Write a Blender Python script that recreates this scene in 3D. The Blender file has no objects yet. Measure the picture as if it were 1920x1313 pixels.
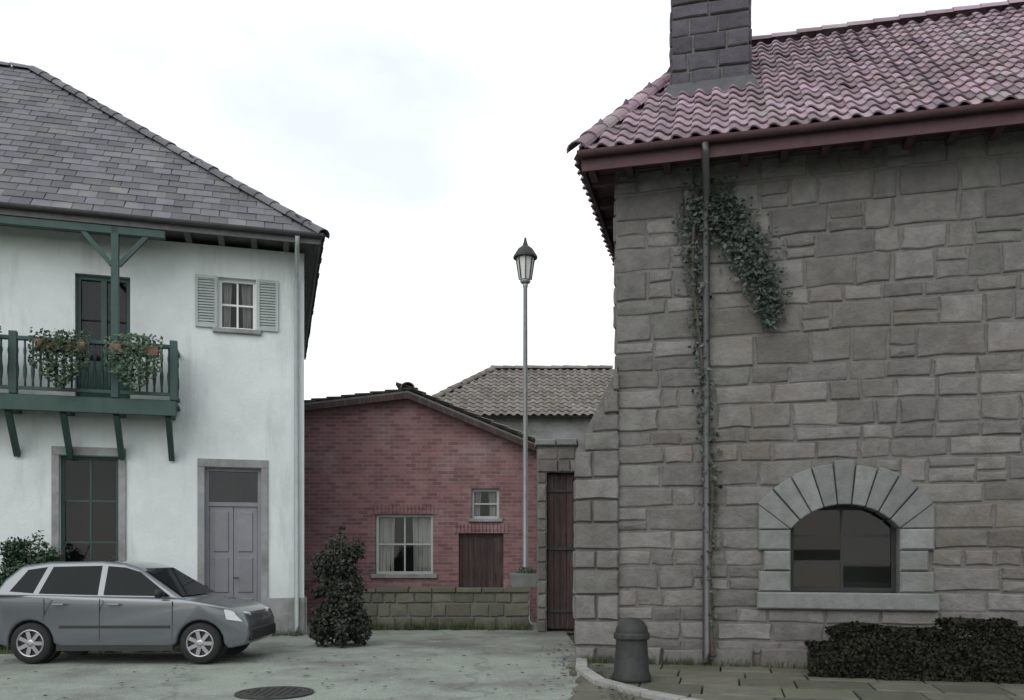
import bpy, bmesh, math, random
from mathutils import Vector, Matrix, noise
R = math.radians
S = bpy.context.scene
C = S.collection
# ------------------------------------------------------------------ camera
cam = bpy.data.objects.new('camera', bpy.data.cameras.new('camera')); C.objects.link(cam); S.camera = cam
cam.location = (0, 0, 1.6); cam.rotation_euler = (R(90), 0, 0)
cam.data.lens = 30; cam.data.sensor_width = 36; cam.data.shift_y = 0.2; cam.data.clip_end = 5000
# ------------------------------------------------------------------ sky, sun, exposure
SUN_EL, SUN_AZ = R(36), R(205)
w = bpy.data.worlds.new('World'); S.world = w; w.use_nodes = True
nt = w.node_tree; N = nt.nodes; L = nt.links
bg = N['Background']; bg.inputs[1].default_value = 0.1
sky = N.new('ShaderNodeTexSky'); sky.sky_type = 'NISHITA'; sky.sun_disc = False
sky.sun_elevation = SUN_EL; sky.sun_rotation = SUN_AZ; sky.air_density = 1.0; sky.dust_density = 1
tc = N.new('ShaderNodeTexCoord'); mp = N.new('ShaderNodeMapping'); mp.inputs['Scale'].default_value = (1, 1, 2.2); mp.inputs['Rotation'].default_value = (0, 0, R(12.8)); mp.inputs['Location'].default_value = (0, 0, -.16)
nz = N.new('ShaderNodeTexNoise'); nz.inputs['Scale'].default_value = 2.3; nz.inputs['Detail'].default_value = 7; nz.inputs['Roughness'].default_value = .5
rp = N.new('ShaderNodeValToRGB'); rp.color_ramp.elements[0].position = .37; rp.color_ramp.elements[0].color = (.6, .6, .6, 1)
rp.color_ramp.elements[1].position = .66; rp.color_ramp.elements[1].color = (.97, .97, .97, 1)
mx = N.new('ShaderNodeMix'); mx.data_type = 'RGBA'; mx.inputs[7].default_value = (10.4, 10.7, 11.0, 1)
L.new(tc.outputs['Generated'], mp.inputs[0]); L.new(mp.outputs[0], nz.inputs['Vector']); L.new(nz.outputs['Fac'], rp.inputs[0])
L.new(rp.outputs[0], mx.inputs[0]); L.new(sky.outputs[0], mx.inputs[6]); L.new(mx.outputs[2], bg.inputs[0])
sl = bpy.data.lights.new('sun', 'SUN'); sl.energy = 1.1; sl.angle = R(60); sl.color = (1, .97, .92)
so = bpy.data.objects.new('sun', sl); C.objects.link(so)
sd = Vector((math.sin(SUN_AZ)*math.cos(SUN_EL), math.cos(SUN_AZ)*math.cos(SUN_EL), math.sin(SUN_EL)))
so.rotation_euler = sd.to_track_quat('Z', 'Y').to_euler(); so.location = (0, -5, 20)
S.view_settings.view_transform = 'Standard'; S.view_settings.look = 'None'
S.view_settings.exposure = 0.4; S.view_settings.gamma = 1; S.view_settings.use_curve_mapping = False

# ------------------------------------------------------------------ materials
def mat(name, c1, c2, scale=3, rough=.85, bump=.3, bscale=30, vary=.0, metal=0, spec=.3, streak=None, c3=None, s3=.6, t3=(.5, .65), coat=0):
    m = bpy.data.materials.new(name); m.use_nodes = True
    n = m.node_tree.nodes; l = m.node_tree.links; b = n['Principled BSDF']
    b.inputs['Roughness'].default_value = rough; b.inputs['Metallic'].default_value = metal
    b.inputs['Specular IOR Level'].default_value = spec; b.inputs['Coat Weight'].default_value = coat
    g = n.new('ShaderNodeNewGeometry')
    a = n.new('ShaderNodeTexNoise'); a.inputs['Scale'].default_value = scale; a.inputs['Detail'].default_value = 8; a.inputs['Roughness'].default_value = .65
    l.new(g.outputs['Position'], a.inputs['Vector'])
    r = n.new('ShaderNodeMapRange'); r.inputs[1].default_value = .3; r.inputs[2].default_value = .7
    l.new(a.outputs['Fac'], r.inputs[0])
    x = n.new('ShaderNodeMix'); x.data_type = 'RGBA'; x.inputs[6].default_value = (*c1, 1); x.inputs[7].default_value = (*c2, 1)
    l.new(r.outputs[0], x.inputs[0]); col = x.outputs[2]
    if c3:
        a3 = n.new('ShaderNodeTexNoise'); a3.inputs['Scale'].default_value = s3; a3.inputs['Detail'].default_value = 9; a3.inputs['Roughness'].default_value = .7
        if streak:
            mm = n.new('ShaderNodeMapping'); mm.inputs['Scale'].default_value = streak
            l.new(g.outputs['Position'], mm.inputs[0]); l.new(mm.outputs[0], a3.inputs['Vector'])
        else: l.new(g.outputs['Position'], a3.inputs['Vector'])
        r3 = n.new('ShaderNodeMapRange'); r3.inputs[1].default_value = t3[0]; r3.inputs[2].default_value = t3[1]
        l.new(a3.outputs['Fac'], r3.inputs[0])
        x3 = n.new('ShaderNodeMix'); x3.data_type = 'RGBA'; x3.inputs[7].default_value = (*c3, 1)
        l.new(r3.outputs[0], x3.inputs[0]); l.new(col, x3.inputs[6]); col = x3.outputs[2]
    if vary:
        oi = n.new('ShaderNodeObjectInfo')
        ad = n.new('ShaderNodeMath'); ad.operation = 'ADD'; l.new(oi.outputs['Random'], ad.inputs[0]); l.new(g.outputs['Random Per Island'], ad.inputs[1])
        fr = n.new('ShaderNodeMath'); fr.operation = 'FRACT'; l.new(ad.outputs[0], fr.inputs[0])
        v = n.new('ShaderNodeMapRange'); v.inputs[3].default_value = 1-vary; v.inputs[4].default_value = 1+vary; l.new(fr.outputs[0], v.inputs[0])
        m5 = n.new('ShaderNodeMath'); m5.operation = 'MULTIPLY'; m5.inputs[1].default_value = 7.31; l.new(fr.outputs[0], m5.inputs[0])
        f2 = n.new('ShaderNodeMath'); f2.operation = 'FRACT'; l.new(m5.outputs[0], f2.inputs[0])
        v2 = n.new('ShaderNodeMapRange'); v2.inputs[3].default_value = .5-.035*min(1, vary*3); v2.inputs[4].default_value = .5+.035*min(1, vary*3); l.new(f2.outputs[0], v2.inputs[0])
        h = n.new('ShaderNodeHueSaturation'); l.new(col, h.inputs['Color']); l.new(v.outputs[0], h.inputs['Value']); l.new(v2.outputs[0], h.inputs['Hue'])
        col = h.outputs[0]
    l.new(col, b.inputs['Base Color'])
    if bump:
        bn = n.new('ShaderNodeTexNoise'); bn.inputs['Scale'].default_value = bscale; bn.inputs['Detail'].default_value = 8; bn.inputs['Roughness'].default_value = .7
        l.new(g.outputs['Position'], bn.inputs['Vector'])
        bp = n.new('ShaderNodeBump'); bp.inputs['Strength'].default_value = bump; bp.inputs['Distance'].default_value = .03
        l.new(bn.outputs['Fac'], bp.inputs['Height']); l.new(bp.outputs[0], b.inputs['Normal'])
    return m

def brick_mat():
    m = mat('old_brick', (.215, .118, .12), (.16, .088, .092), 1.4, .9, .0, c3=(.24, .175, .178), s3=.9, t3=(.5, .75))
    n = m.node_tree.nodes; l = m.node_tree.links; b = n['Principled BSDF']
    col = b.inputs['Base Color'].links[0].from_socket
    g = n.new('ShaderNodeNewGeometry'); sp = n.new('ShaderNodeSeparateXYZ'); l.new(g.outputs['Position'], sp.inputs[0])
    ad = n.new('ShaderNodeMath'); l.new(sp.outputs[0], ad.inputs[0]); l.new(sp.outputs[1], ad.inputs[1])
    cb = n.new('ShaderNodeCombineXYZ'); l.new(ad.outputs[0], cb.inputs[0]); l.new(sp.outputs[2], cb.inputs[1])
    br = n.new('ShaderNodeTexBrick'); br.inputs['Scale'].default_value = 1; br.inputs['Brick Width'].default_value = .25; br.inputs['Row Height'].default_value = .085
    br.inputs['Mortar Size'].default_value = .008; br.inputs['Mortar Smooth'].default_value = .4; br.inputs['Color1'].default_value = (1.2, 1.15, 1.15, 1); br.inputs['Color2'].default_value = (.7, .68, .7, 1)
    br.inputs['Mortar'].default_value = (1.25, 1.6, 1.55, 1); l.new(cb.outputs[0], br.inputs['Vector'])
    mu = n.new('ShaderNodeMix'); mu.data_type = 'RGBA'; mu.blend_type = 'MULTIPLY'; mu.inputs[0].default_value = 1
    l.new(col, mu.inputs[6]); l.new(br.outputs['Color'], mu.inputs[7]); l.new(mu.outputs[2], b.inputs['Base Color'])
    iv = n.new('ShaderNodeMath'); iv.operation = 'SUBTRACT'; iv.inputs[0].default_value = 1; l.new(br.outputs['Fac'], iv.inputs[1])
    nn = n.new('ShaderNodeTexNoise'); nn.inputs['Scale'].default_value = 40; l.new(g.outputs['Position'], nn.inputs['Vector'])
    a2 = n.new('ShaderNodeMath'); l.new(iv.outputs[0], a2.inputs[0]); l.new(nn.outputs['Fac'], a2.inputs[1])
    bp = n.new('ShaderNodeBump'); bp.inputs['Strength'].default_value = .6; bp.inputs['Distance'].default_value = .012
    l.new(a2.outputs[0], bp.inputs['Height']); l.new(bp.outputs[0], b.inputs['Normal'])
    return m

def asphalt_mat():
    m = mat('worn_asphalt', (.285, .32, .28), (.215, .24, .21), 1.3, .9, .7, 70, c3=(.15, .15, .135), s3=.45, t3=(.46, .62))
    n = m.node_tree.nodes; l = m.node_tree.links; b = n['Principled BSDF']
    col = b.inputs['Base Color'].links[0].from_socket
    g = n.new('ShaderNodeNewGeometry')
    nn = n.new('ShaderNodeTexNoise'); nn.inputs['Scale'].default_value = 2; nn.inputs['Detail'].default_value = 4; l.new(g.outputs['Position'], nn.inputs['Vector'])
    mixv = n.new('ShaderNodeMix'); mixv.data_type = 'RGBA'; mixv.inputs[0].default_value = .45; l.new(g.outputs['Position'], mixv.inputs[6]); l.new(nn.outputs['Color'], mixv.inputs[7])
    vo = n.new('ShaderNodeTexVoronoi'); vo.feature = 'DISTANCE_TO_EDGE'; vo.inputs['Scale'].default_value = .33; l.new(mixv.outputs[2], vo.inputs['Vector'])
    r = n.new('ShaderNodeMapRange'); r.inputs[1].default_value = .0; r.inputs[2].default_value = .012; r.inputs[3].default_value = .72; r.inputs[4].default_value = 1; l.new(vo.outputs['Distance'], r.inputs[0])
    gr = n.new('ShaderNodeTexNoise'); gr.inputs['Scale'].default_value = 55; gr.inputs['Detail'].default_value = 2; l.new(g.outputs['Position'], gr.inputs['Vector'])
    r2 = n.new('ShaderNodeMapRange'); r2.inputs[1].default_value = .3; r2.inputs[2].default_value = .7; r2.inputs[3].default_value = .7; r2.inputs[4].default_value = 1.3; l.new(gr.outputs['Fac'], r2.inputs[0])
    k = n.new('ShaderNodeMath'); k.operation = 'MULTIPLY'; l.new(r.outputs[0], k.inputs[0]); l.new(r2.outputs[0], k.inputs[1])
    mu = n.new('ShaderNodeMix'); mu.data_type = 'RGBA'; mu.blend_type = 'MULTIPLY'; mu.inputs[0].default_value = 1
    l.new(col, mu.inputs[6]); l.new(k.outputs[0], mu.inputs[7]); l.new(mu.outputs[2], b.inputs['Base Color'])
    return m

def glass_mat(name, c, rough=.04):
    return mat(name, c, tuple(v*1.3 for v in c), 2, rough, 0, spec=.08)

M = {}
M['stone'] = mat('weathered_stone', (.175, .17, .162), (.108, .104, .099), 5, .92, .9, 18, .24, c3=(.125, .112, .09), s3=.8, t3=(.5, .72))
M['stone_pale'] = mat('pale_dressed_stone', (.185, .195, .192), (.13, .138, .135), 6, .88, .5, 30, .14, c3=(.115, .12, .09), s3=2, t3=(.52, .75))
M['stone_dark'] = mat('sooty_stone', (.088, .082, .097), (.055, .05, .062), 5, .92, .7, 22, .24)
M['mortar'] = mat('lime_mortar', (.17, .165, .155), (.11, .107, .1), 7, .95, .8, 40)
M['tile'] = mat('clay_tile', (.29, .215, .245), (.215, .155, .18), 3, .8, .4, 40, .34, c3=(.25, .235, .235), s3=1.6, t3=(.5, .7))
M['tile_grey'] = mat('lichened_tile', (.19, .175, .16), (.12, .11, .10), 2, .9, .4, 30, .2, c3=(.16, .16, .12), s3=1, t3=(.5, .7))
M['slate'] = mat('slate', (.105, .105, .12), (.07, .07, .083), 2, .62, .3, 30, .34, spec=.4, c3=(.13, .125, .11), s3=.9, t3=(.52, .72))
M['soffit'] = mat('maroon_timber', (.10, .052, .062), (.065, .036, .043), 6, .7, .3, 40, .15)
M['soffit_grey'] = mat('grey_timber', (.15, .15, .15), (.1, .1, .1), 6, .75, .3, 40, .12)
M['plaster'] = mat('white_plaster', (.60, .655, .645), (.51, .56, .555), 1.2, .9, .4, 14, c3=(.36, .385, .38), s3=1.0, t3=(.52, .82), streak=(1.8, 1.8, .28))
M['plinth'] = mat('grey_plinth', (.30, .31, .31), (.2, .21, .21), 2, .92, .5, 20, c3=(.14, .15, .13), s3=1.4, t3=(.45, .7))
M['green'] = mat('dark_green_paint', (.035, .072, .062), (.024, .052, .046), 4, .5, .15, 60, .12)
M['grey_door'] = mat('grey_paint', (.2, .2, .22), (.16, .163, .18), 3, .55, .15, 50, .06)
M['white_paint'] = mat('white_paint', (.7, .72, .71), (.58, .6, .59), 4, .5, .1, 50)
M['shutter'] = mat('shutter_paint', (.36, .4, .39), (.29, .33, .32), 4, .6, .15, 50, .08)
def clear_glass():
    m = bpy.data.materials.new('clear_glass'); m.use_nodes = True; n = m.node_tree.nodes; l = m.node_tree.links; n.remove(n['Principled BSDF'])
    fr = n.new('ShaderNodeFresnel'); fr.inputs[0].default_value = 1.45; tr = n.new('ShaderNodeBsdfTransparent'); tr.inputs[0].default_value = (.72, .78, .76, 1)
    gl = n.new('ShaderNodeBsdfGlossy'); gl.inputs['Roughness'].default_value = .02; mx_ = n.new('ShaderNodeMixShader')
    l.new(fr.outputs[0], mx_.inputs[0]); l.new(tr.outputs[0], mx_.inputs[1]); l.new(gl.outputs[0], mx_.inputs[2]); l.new(mx_.outputs[0], n['Material Output'].inputs[0]); return m
M['glass'] = clear_glass()
M['curtain'] = mat('net_curtain', (.4, .37, .36), (.32, .3, .29), 6, .9, .3, 20)
M['room'] = mat('dark_room', (.03, .03, .03), (.02, .02, .02), 2, .95, 0)
M['brick'] = brick_mat()
M['asphalt'] = asphalt_mat()
M['earth'] = mat('verge_earth', (.10, .105, .075), (.06, .066, .045), 2, .95, .8, 30, c3=(.07, .09, .04), s3=1.3, t3=(.45, .6))
M['slab'] = mat('paving_slab', (.125, .125, .098), (.08, .08, .063), 4, .92, .6, 30, .2, c3=(.09, .1, .06), s3=1.5, t3=(.5, .68))
M['kerb'] = mat('kerb_stone', (.3, .3, .285), (.2, .2, .19), 5, .9, .5, 30, .14)
M['iron'] = mat('cast_iron', (.05, .052, .05), (.032, .033, .032), 9, .6, .3, 50, metal=.4)
M['zinc'] = mat('zinc', (.1, .1, .105), (.07, .07, .075), 6, .5, .1, 40, metal=.5)
M['steel'] = mat('galvanised_steel', (.36, .38, .38), (.28, .3, .3), 8, .5, .05, 40, metal=.5)
M['lamp_glass'] = mat('frosted_glass', (.6, .62, .6), (.5, .52, .5), 5, .35, 0)
M['timber'] = mat('dark_gate_timber', (.055, .036, .034), (.032, .023, .022), 5, .8, .5, 25, .25, streak=(8, 8, .6), c3=(.08, .06, .055), s3=2)
M['bark'] = mat('bark', (.09, .075, .06), (.05, .042, .035), 8, .95, .8, 30)
M['leaf_dark'] = mat('dark_leaf', (.026, .058, .026), (.016, .04, .018), 6, .5, 0, vary=.45, spec=.35)
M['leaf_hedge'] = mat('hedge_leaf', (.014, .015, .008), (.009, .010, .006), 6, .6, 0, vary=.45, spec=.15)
M['leaf_shrub'] = mat('shrub_leaf', (.035, .04, .028), (.022, .027, .02), 6, .6, 0, vary=.45, spec=.2)
M['leaf_green'] = mat('fresh_leaf', (.06, .105, .06), (.035, .07, .042), 6, .5, 0, vary=.4, spec=.35)
M['leaf_ivy'] = mat('ivy_leaf', (.04, .055, .043), (.024, .036, .03), 6, .45, 0, vary=.4, spec=.4)
M['grass'] = mat('verge_grass', (.075, .095, .04), (.045, .06, .027), 3, .8, 0, vary=.4)
M['car_paint'] = mat('car_paint', (.13, .145, .155), (.12, .136, .146), 2, .25, 0, metal=.55, spec=.5, coat=.8)
M['car_glass'] = glass_mat('car_glass', (.008, .011, .012), .03)
M['rubber'] = mat('rubber', (.02, .021, .021), (.013, .014, .014), 20, .85, .1, 60)
M['trim'] = mat('black_plastic', (.025, .026, .026), (.018, .019, .019), 12, .6, .05, 60)
M['alloy'] = mat('alloy', (.34, .35, .36), (.26, .27, .28), 10, .35, 0, metal=.8)
M['lens_red'] = mat('red_lens', (.25, .015, .015), (.2, .01, .01), 5, .15, 0, spec=.6)
M['lens_clear'] = mat('clear_lens', (.5, .52, .53), (.4, .42, .43), 5, .1, 0, spec=.7)
M['terracotta'] = mat('terracotta', (.25, .14, .1), (.18, .1, .08), 5, .9, .3, 30)
M['tree_far'] = mat('far_leaf', (.07, .085, .05), (.045, .055, .035), 3, .8, 0, vary=.35)
M['hill'] = mat('hill_grass', (.09, .11, .06), (.05, .065, .04), .05, .95, 0)

# ------------------------------------------------------------------ builders
class MB:
    def __init__(s): s.v = []; s.f = []
    def add(s, vs, fs):
        b = len(s.v); s.v += [tuple(p) for p in vs]; s.f += [tuple(i+b for i in f) for f in fs]; return s
    def box(s, x0, x1, y0, y1, z0, z1):
        return s.add([(x0,y0,z0),(x1,y0,z0),(x1,y1,z0),(x0,y1,z0),(x0,y0,z1),(x1,y0,z1),(x1,y1,z1),(x0,y1,z1)],
                     [(3,2,1,0),(4,5,6,7),(0,1,5,4),(1,2,6,5),(2,3,7,6),(3,0,4,7)])
    def bbox(s, x0, x1, y0, y1, z0, z1, b=.01):   # box with chamfered front (-y) edges
        vs = [(x0,y1,z0),(x1,y1,z0),(x1,y1,z1),(x0,y1,z1),(x0,y0+b,z0),(x1,y0+b,z0),(x1,y0+b,z1),(x0,y0+b,z1),
              (x0+b,y0,z0+b),(x1-b,y0,z0+b),(x1-b,y0,z1-b),(x0+b,y0,z1-b)]
        return s.add(vs, [(0,3,2,1),(0,1,5,4),(1,2,6,5),(2,3,7,6),(3,0,4,7),(4,5,9,8),(5,6,10,9),(6,7,11,10),(7,4,8,11),(8,9,10,11)])
    def prism(s, poly, y0, y1):                   # polygon in xz (counter-clockwise seen from -y), extruded in y
        n = len(poly)
        vs = [(x,y0,z) for x,z in poly]+[(x,y1,z) for x,z in poly]
        return s.add(vs, [tuple(range(n)), tuple(range(2*n-1,n-1,-1))]+[(i,i+n,(i+1)%n+n,(i+1)%n) for i in range(n)])
    def bar(s, a, b, wx, wz=None):                # square bar from a to b
        a = Vector(a); b = Vector(b); d = (b-a).normalized(); wz = wz or wx
        u = d.cross(Vector((0,0,1)));  u = u.normalized() if u.length > .01 else Vector((1,0,0)); t = u.cross(d)
        vs = [p+u*i*wx/2+t*j*wz/2 for p in (a,b) for i,j in ((-1,-1),(1,-1),(1,1),(-1,1))]
        return s.add(vs, [(3,2,1,0),(4,5,6,7),(0,1,5,4),(1,2,6,5),(2,3,7,6),(3,0,4,7)])
    def tube(s, pts, rad, n=8, caps=True):
        pts = [Vector(p) for p in pts]; rs = rad if isinstance(rad, (list, tuple)) else [rad]*len(pts)
        vs = []; fs = []
        for i, p in enumerate(pts):
            d = (pts[min(i+1,len(pts)-1)]-pts[max(i-1,0)]).normalized()
            u = d.cross(Vector((.13,.3,1)) if abs(d.z) < .9 else Vector((1,.1,0))).normalized(); t = d.cross(u)
            vs += [p+(u*math.cos(6.28319*k/n)+t*math.sin(6.28319*k/n))*rs[i] for k in range(n)]
        for i in range(len(pts)-1):
            for k in range(n): fs.append((i*n+k, i*n+(k+1)%n, (i+1)*n+(k+1)%n, (i+1)*n+k))
        if caps: fs += [tuple(range(n-1,-1,-1)), tuple(range((len(pts)-1)*n, len(pts)*n))]
        return s.add(vs, fs)
    def lathe(s, prof, n=16, c=(0,0,0), axis='z', caps=True):
        vs = []; fs = []
        for r, h in prof:
            for k in range(n):
                a = 6.28319*k/n
                p = (r*math.cos(a), r*math.sin(a), h) if axis == 'z' else (r*math.cos(a), h, r*math.sin(a))
                vs.append((p[0]+c[0], p[1]+c[1], p[2]+c[2]))
        for i in range(len(prof)-1):
            for k in range(n): fs.append((i*n+k, i*n+(k+1)%n, (i+1)*n+(k+1)%n, (i+1)*n+k))
        if caps: fs += [tuple(range(n-1,-1,-1)), tuple(range((len(prof)-1)*n, len(prof)*n))]
        return s.add(vs, fs)
    def mesh(s, name, m, smooth=False):
        me = bpy.data.meshes.new(name); me.from_pydata(s.v, [], s.f); me.materials.append(M[m])
        bm = bmesh.new(); bm.from_mesh(me); bmesh.ops.recalc_face_normals(bm, faces=bm.faces); bm.to_mesh(me); bm.free()
        if smooth: me.polygons.foreach_set('use_smooth', [True]*len(me.polygons))
        return me
    def raw(s, name, m):
        me = bpy.data.meshes.new(name); me.from_pydata(s.v, [], s.f); me.materials.append(M[m]); return me
    def build(s, name, m, parent=None, smooth=False, kind=None):
        return link(name, s.mesh(name, m, smooth), parent, kind)

def link(name, me, parent=None, kind=None):
    o = bpy.data.objects.new(name, me); C.objects.link(o)
    if parent: o.parent = parent
    if kind: o['kind'] = kind
    return o
def bevel(o, wd, seg=2):
    b = o.modifiers.new('bevel', 'BEVEL'); b.width = wd; b.segments = seg; b.limit_method = 'ANGLE'; b.angle_limit = R(30); return o
def tag(o, label, cat, group=None):
    o['label'] = label; o['category'] = cat
    if group: o['group'] = group
    return o
def thing(name, label, cat, loc=(0,0,0), rz=0, group=None):
    o = bpy.data.objects.new(name, None); C.objects.link(o); o.location = loc; o.rotation_euler = (0,0,rz)
    return tag(o, label, cat, group)
def at(px, py, d): return Vector(((px-960)/1600*d, d, 1.6+(1040-py)/1600*d))

def stone(mb, u0, u1, v0, v1, rng, proud=.035, y=0, back=.02, j=.018, left=None):
    g = .009; u0 += g; u1 -= g; v0 += g; v1 -= g
    um, vm = (u0+u1)/2+rng.uniform(-.1,.1)*(u1-u0), (v0+v1)/2
    P = [(u0,v0),(um,v0),(u1,v0),(u1,vm),(u1,v1),(um,v1),(u0,v1),(u0,vm)]
    jj = min(j, .12*min(u1-u0, v1-v0))
    P = [(a+rng.uniform(-.2,1)*jj*(1 if a < um else -1 if a > um else rng.uniform(-.5,.5)), b+rng.uniform(-.2,1)*jj*(1 if b < vm else -1 if b > vm else 0)) for a, b in P]
    ca = sum(p[0] for p in P)/8; cb = sum(p[1] for p in P)/8
    k = 1-.034/max(.1, (u1-u0)); k2 = 1-.034/max(.1, (v1-v0))
    pr = proud*rng.uniform(.6, 1.4)
    A = [(a, y+back, b) for a, b in P]
    B = [(a, y-pr*.55, b) for a, b in P]
    D = [(ca+(a-ca)*k, y-pr+rng.uniform(-.006,.006), cb+(b-cb)*k2) for a, b in P]
    vs = A+B+D+[(ca+rng.uniform(-.1,.1)*(u1-u0), y-pr-rng.uniform(0,.012), cb)]
    fs = []
    for i in range(8):
        n = (i+1) % 8
        fs += [(i, n, 8+n, 8+i), (8+i, 8+n, 16+n, 16+i), (16+i, 16+n, 24)]
    mb.add(vs, fs)

def courses(z0, z1, h0, h1, rng):
    zs = [z0]
    while zs[-1] < z1-h0*.8:
        zs.append(zs[-1]+rng.uniform(h0, h1))
    k = (z1-z0)/(zs[-1]-z0)
    return [z0+(z-z0)*k for z in zs]
def row_splits(a, b, l0, l1, rng):
    xs = [a]
    while xs[-1] < b-l0*.7: xs.append(xs[-1]+rng.uniform(l0, l1))
    k = (b-a)/(xs[-1]-a) if len(xs) > 1 else 1
    return [a+(x-a)*k for x in xs]

def wall_sheet(mb, x0, x1, z0, z1, holes, y=0, depth=.25):
    xs = sorted({x0, x1, *[h[0] for h in holes], *[h[1] for h in holes]}); zs = sorted({z0, z1, *[h[2] for h in holes], *[h[3] for h in holes]})
    for i in range(len(xs)-1):
        for k in range(len(zs)-1):
            cx, cz = (xs[i]+xs[i+1])/2, (zs[k]+zs[k+1])/2
            if any(h[0] < cx < h[1] and h[2] < cz < h[3] for h in holes): continue
            mb.add([(xs[i],y,zs[k]),(xs[i+1],y,zs[k]),(xs[i+1],y,zs[k+1]),(xs[i],y,zs[k+1])], [(0,1,2,3)])
    for a, b, c, d in holes:
        mb.add([(a,y,c),(b,y,c),(b,y,d),(a,y,d),(a,y+depth,c),(b,y+depth,c),(b,y+depth,d),(a,y+depth,d)], [(0,4,5,1),(1,5,6,2),(2,6,7,3),(3,7,4,0)])

def window(parent, a, b, c, d, y, cols, rows, fm='white_paint', inner='room', name='window', bar=.035):
    f = MB()
    w_ = .06
    f.box(a, a+w_, y, y+.07, c, d); f.box(b-w_, b, y, y+.07, c, d)
    f.box(a+w_, b-w_, y, y+.07, c, c+w_); f.box(a+w_, b-w_, y, y+.07, d-w_, d)
    fr = f.build(name, fm, parent)
    bb = MB()
    xs = [a+w_+(b-a-2*w_)*i/cols for i in range(cols+1)]; zs = [c+w_+(d-c-2*w_)*i/rows for i in range(rows+1)]
    for x in xs[1:-1]: bb.box(x-bar/2, x+bar/2, y+.012, y+.06, c+w_, d-w_)
    for z in zs[1:-1]: bb.box(a+w_, b-w_, y+.015, y+.057, z-bar/2, z+bar/2)
    if bb.v: bb.build('glazing_bars', fm, fr)
    rng = random.Random(int(a*100+c*10))
    for i in range(cols):
        for k in range(rows):
            t = rng.uniform(-.006, .006); t2 = rng.uniform(-.006, .006)
            x0, x1, z0, z1 = xs[i]+.004, xs[i+1]-.004, zs[k]+.004, zs[k+1]-.004
            MB().add([(x0,y+.035+t,z0),(x1,y+.035-t,z0),(x1,y+.035-t+t2,z1),(x0,y+.035+t+t2,z1)], [(0,1,2,3)]).build('pane', 'glass', fr)
    MB().box(a-.3, b+.3, y+.9, y+.92, c-.3, d+.3).add([(a-.3,y+.08,c-.3),(b+.3,y+.08,c-.3),(b+.3,y+.9,c-.3),(a-.3,y+.9,c-.3),(a-.3,y+.08,d+.3),(b+.3,y+.08,d+.3),(b+.3,y+.9,d+.3),(a-.3,y+.9,d+.3)], [(0,1,2,3),(4,5,6,7),(0,3,7,4),(1,2,6,5)]).build('room_backing', 'room', fr)
    if inner == 'curtain':
        for s_, wd_ in ((0, .3), (1, .36)):
            cu = MB(); n_ = 28; W0 = (b-a)*wd_
            for i in range(n_+1):
                x = (a+W0*i/n_) if s_ == 0 else (b-W0*i/n_); yy = y+.13+.025*math.sin(i*1.35+rng.uniform(-.3,.3))
                cu.v += [(x, yy, c), (x+(.04 if s_ == 0 else -.04)*math.sin(i), yy+.01, d)]
            cu.f = [(2*i, 2*i+2, 2*i+3, 2*i+1) for i in range(n_)]
            cu.build('curtain', 'curtain', fr, True)
    return fr

def leaves(n, sampler, size, seed, up=.3):
    rng = random.Random(seed); mb = MB(); V = mb.v; F = mb.f
    for _ in range(n):
        p, nn = sampler(rng)
        s = size*rng.uniform(.6, 1.3)
        d = Vector((rng.gauss(0,1), rng.gauss(0,1), rng.gauss(0,1)+up*0)).normalized()
        nn = (Vector(nn)+Vector((rng.gauss(0,.6), rng.gauss(0,.6), rng.gauss(0,.6)+up))).normalized()
        d = (d-nn*d.dot(nn)).normalized(); t = nn.cross(d); p = Vector(p); b = len(V)
        V += [tuple(p-d*s*.5), tuple(p+t*s*.33-nn*s*.08), tuple(p+d*s*.5), tuple(p-t*s*.33-nn*s*.08)]
        F += [(b,b+1,b+2), (b,b+2,b+3)]
    return mb
def blobs(bl, inner=.55):
    tot = [r[0]*r[1]+r[1]*r[2]+r[0]*r[2] for _, r in bl]
    def f(rng):
        c, r = rng.choices(bl, tot)[0]
        d = Vector((rng.gauss(0,1), rng.gauss(0,1), rng.gauss(0,1))).normalized(); k = inner+(1-inner)*rng.random()**.5
        k *= .88+.3*noise.noise(d*2.2+Vector(c))
        return (c[0]+d.x*r[0]*k, c[1]+d.y*r[1]*k, c[2]+d.z*r[2]*k), d
    return f
def clump_blobs(c, r, n, rr, seed, shell=.75):
    rng = random.Random(seed); out = []
    for _ in range(n):
        d = Vector((rng.gauss(0,1), rng.gauss(0,1), rng.gauss(0,1))).normalized()*rng.uniform(.3, shell)
        q = rr*rng.uniform(.7, 1.3)
        z = c[2]+d.z*r[2]
        out.append(((c[0]+d.x*r[0], c[1]+d.y*r[1], max(z, q*.9)), (q, q, q*.85)))
    return out

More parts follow.
